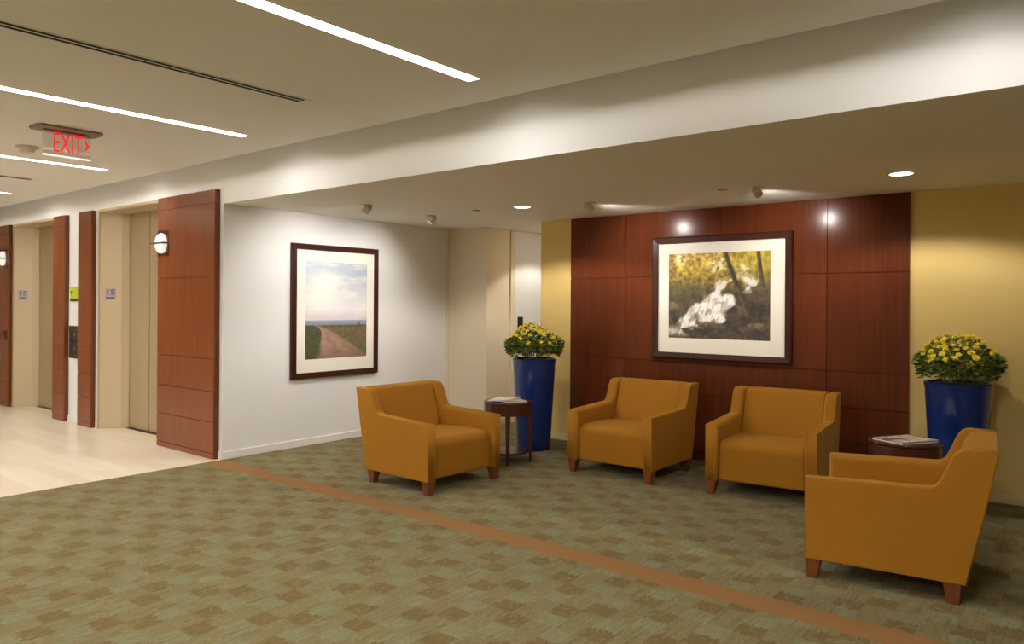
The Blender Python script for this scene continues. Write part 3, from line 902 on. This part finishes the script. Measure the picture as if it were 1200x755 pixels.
# downlights
def downlight(x, y, label, r=.075):
    root = empty('downlight', (x, y, ZS), label=label, cat='downlight', group='recessed downlights')
    build('ring', lathe(bmesh.new(), [(r, -.001), (r + .014, -.001), (r + .014, -.006), (r, -.004), (r, -.001)], 40, cap=False), M['fixture'], root, smooth=True)
    build('lens', lathe(bmesh.new(), [(r, -.003), (r, -.0012)], 40), M['lens'], root)
    return root
downlight(-4.443, 5.665, 'round recessed downlight in the lowered ceiling near the left planter')
downlight(-1.17, 5.822, 'round recessed downlight in the lowered ceiling above the right round table')
def lamp_spot(name, loc, target, energy, angle, blend, radius, color=(1, .93, .83)):
    d = bpy.data.lights.new(name, 'SPOT'); d.energy = energy; d.spot_size = R(angle); d.spot_blend = blend
    d.shadow_soft_size = radius; d.color = color
    o = bpy.data.objects.new(name, d); COL.objects.link(o); o.location = loc
    o.rotation_euler = (Vector(target) - Vector(loc)).to_track_quat('-Z', 'Y').to_euler()
    return o
def batwing(o, k):
    """wide-throw reflector: more light towards the rim of the cone than straight down"""
    d = o.data; d.use_nodes = True; t = d.node_tree
    em = [n for n in t.nodes if n.type == 'EMISSION'][0]
    tc = t.nodes.new('ShaderNodeTexCoord'); sp = t.nodes.new('ShaderNodeSeparateXYZ')
    t.links.new(tc.outputs['Normal'], sp.inputs[0])
    def m(op, a, b):
        n = t.nodes.new('ShaderNodeMath'); n.operation = op
        for i, q in enumerate((a, b)):
            if isinstance(q, (int, float)): n.inputs[i].default_value = q
            elif q is not None: t.links.new(q, n.inputs[i])
        return n.outputs[0]
    z = m('MAXIMUM', m('ABSOLUTE', sp.outputs[2], None), .3)
    t.links.new(m('POWER', z, -k), em.inputs['Strength'])
for x, y in ((-4.443, 5.665), (-1.17, 5.822)):
    batwing(lamp_spot('downlight_lamp', (x, y, ZS - .03), (x, y, 0), 30 if x < -3 else 21, 145, .3, .05), 1.5)
downlight(-5.32, 7.75, 'round downlight added unseen inside the side passage, behind the yellow wall end')
batwing(lamp_spot('downlight_lamp', (-5.32, 7.75, ZS - .03), (-5.32, 7.75, 0), 22, 120, .3, .05), 1)  # added to brighten the passage wall; lamp and fixture stay out of sight
def spotlight(x, y, target, label, energy, angle):
    root = empty('spotlight', (x, y, ZS), label=label, cat='spotlight', group='accent spotlights')
    build('canopy', lathe(bmesh.new(), [(.058, -.0005), (.06, -.006), (.034, -.008)][::-1], 28), M['fixture'], root, smooth=True)
    d = (Vector(target) - Vector((x, y, ZS - .05))).normalized()
    q = d.to_track_quat('-Z', 'Y').to_matrix().to_4x4()
    bm = lathe(bmesh.new(), [(.03, .05), (.036, .04), (.036, -.02), (.031, -.022), (.031, -.018)], 28, cap=False)
    bmesh.ops.contextual_create(bm, geom=[e for e in bm.edges if e.is_boundary and e.verts[0].co.z > .04])
    bmesh.ops.transform(bm, matrix=Matrix.Translation((0, 0, -.05)) @ q, verts=bm.verts[:])
    h = build('housing', bm, M['fixture'], root, smooth=True)
    bm = lathe(bmesh.new(), [(.03, -.024), (.03, -.022)], 24)
    bmesh.ops.transform(bm, matrix=Matrix.Translation((0, 0, -.05)) @ q, verts=bm.verts[:])
    build('lens', bm, M['spot_lens'], h)
    lamp_spot('spotlight_lamp', Vector((x, y, ZS - .05)) + d * .04, target, energy, angle, 1.0, .025, (1, .95, .88))
    return root
spotlight(-3.76, 5.80, (-3.62, YA, 1.90), 'small ceiling spotlight aimed at the left half of the waterfall photograph', 42, 100)
spotlight(-2.19, 5.80, (-2.24, YA, 1.90), 'small ceiling spotlight aimed at the right half of the waterfall photograph', 42, 100)
spotlight(-5.55, 4.67, (XB, 4.70, 1.5), 'small ceiling spotlight nearer the beam, aimed at the road photograph', 50, 112)
spotlight(-5.68, 5.67, (XB, 5.45, 1.5), 'small ceiling spotlight nearer the passage, aimed at the road photograph', 31, 108)
def disc(x, y, label):
    root = empty('ceiling_sprinkler_cover', (x, y, ZS), label=label, cat='sprinkler', group='sprinkler covers')
    build('plate', lathe(bmesh.new(), [(.04, -.006), (.042, -.004), (.042, -.0005)], 28), M['grey_plastic'], root, smooth=True)
    return root
disc(-4.978, 5.60, 'small round sprinkler cover in the lowered ceiling left of the left downlight')
disc(-2.463, 5.766, 'small round sprinkler cover in the lowered ceiling above the waterfall photograph')

# wall grazer hidden in the perimeter slot of the main ceiling, washing the beam and the hall wall
for k in range(4):
    x0 = XF + .2 + k * (XR - XF - .4) / 4; x1 = XF + .2 + (k + 1) * (XR - XF - .4) / 4
    d = bpy.data.lights.new('slot_grazer', 'AREA'); d.shape = 'RECTANGLE'; d.size = x1 - x0; d.size_y = .014
    d.energy = 0.30 * (x1 - x0); d.spread = R(19); d.color = (1, .94, .84)
    o = bpy.data.objects.new('slot_grazer', d); COL.objects.link(o)
    o.location = ((x0 + x1) / 2, YE - .108, ZH + .13)
    o.rotation_euler = (R(13.5), 0, 0)
# ------------------------------------------------------------------ world, camera, view
w = bpy.data.worlds.new('world'); scene.world = w; w.use_nodes = True
w.node_tree.nodes['Background'].inputs[0].default_value = (.9, .8, .65, 1)
w.node_tree.nodes['Background'].inputs[1].default_value = .02

F, CY, ROLL, YAW, HC = 874.83, 357.05, .0067, .6779, 1.4968
cd = bpy.data.cameras.new('camera'); cam = bpy.data.objects.new('camera', cd); COL.objects.link(cam)
cd.sensor_fit = 'HORIZONTAL'; cd.sensor_width = 36; cd.lens = F / 1200 * 36
cd.shift_y = (CY - 377.5) / 1200
cd.clip_start = .05; cd.clip_end = 100
c, s = math.cos(YAW), math.sin(YAW)
rt = Vector((c, s, 0)); up = Vector((0, 0, 1)); fw = Vector((-s, c, 0))
cr, sr = math.cos(ROLL), math.sin(ROLL)
X = rt * cr + up * sr; Y = up * cr - rt * sr; Z = -fw
cam.matrix_world = Matrix(((X.x, Y.x, Z.x, 0), (X.y, Y.y, Z.y, 0), (X.z, Y.z, Z.z, HC), (0, 0, 0, 1)))
scene.camera = cam
scene.view_settings.view_transform = 'Standard'
scene.view_settings.look = 'None'
scene.view_settings.gamma = 1
scene.view_settings.use_curve_mapping = False
scene.view_settings.exposure = 0.12
scene.cycles.use_denoising = True
scene.cycles.max_bounces = 8
scene.cycles.diffuse_bounces = 5
scene.cycles.sample_clamp_indirect = 6
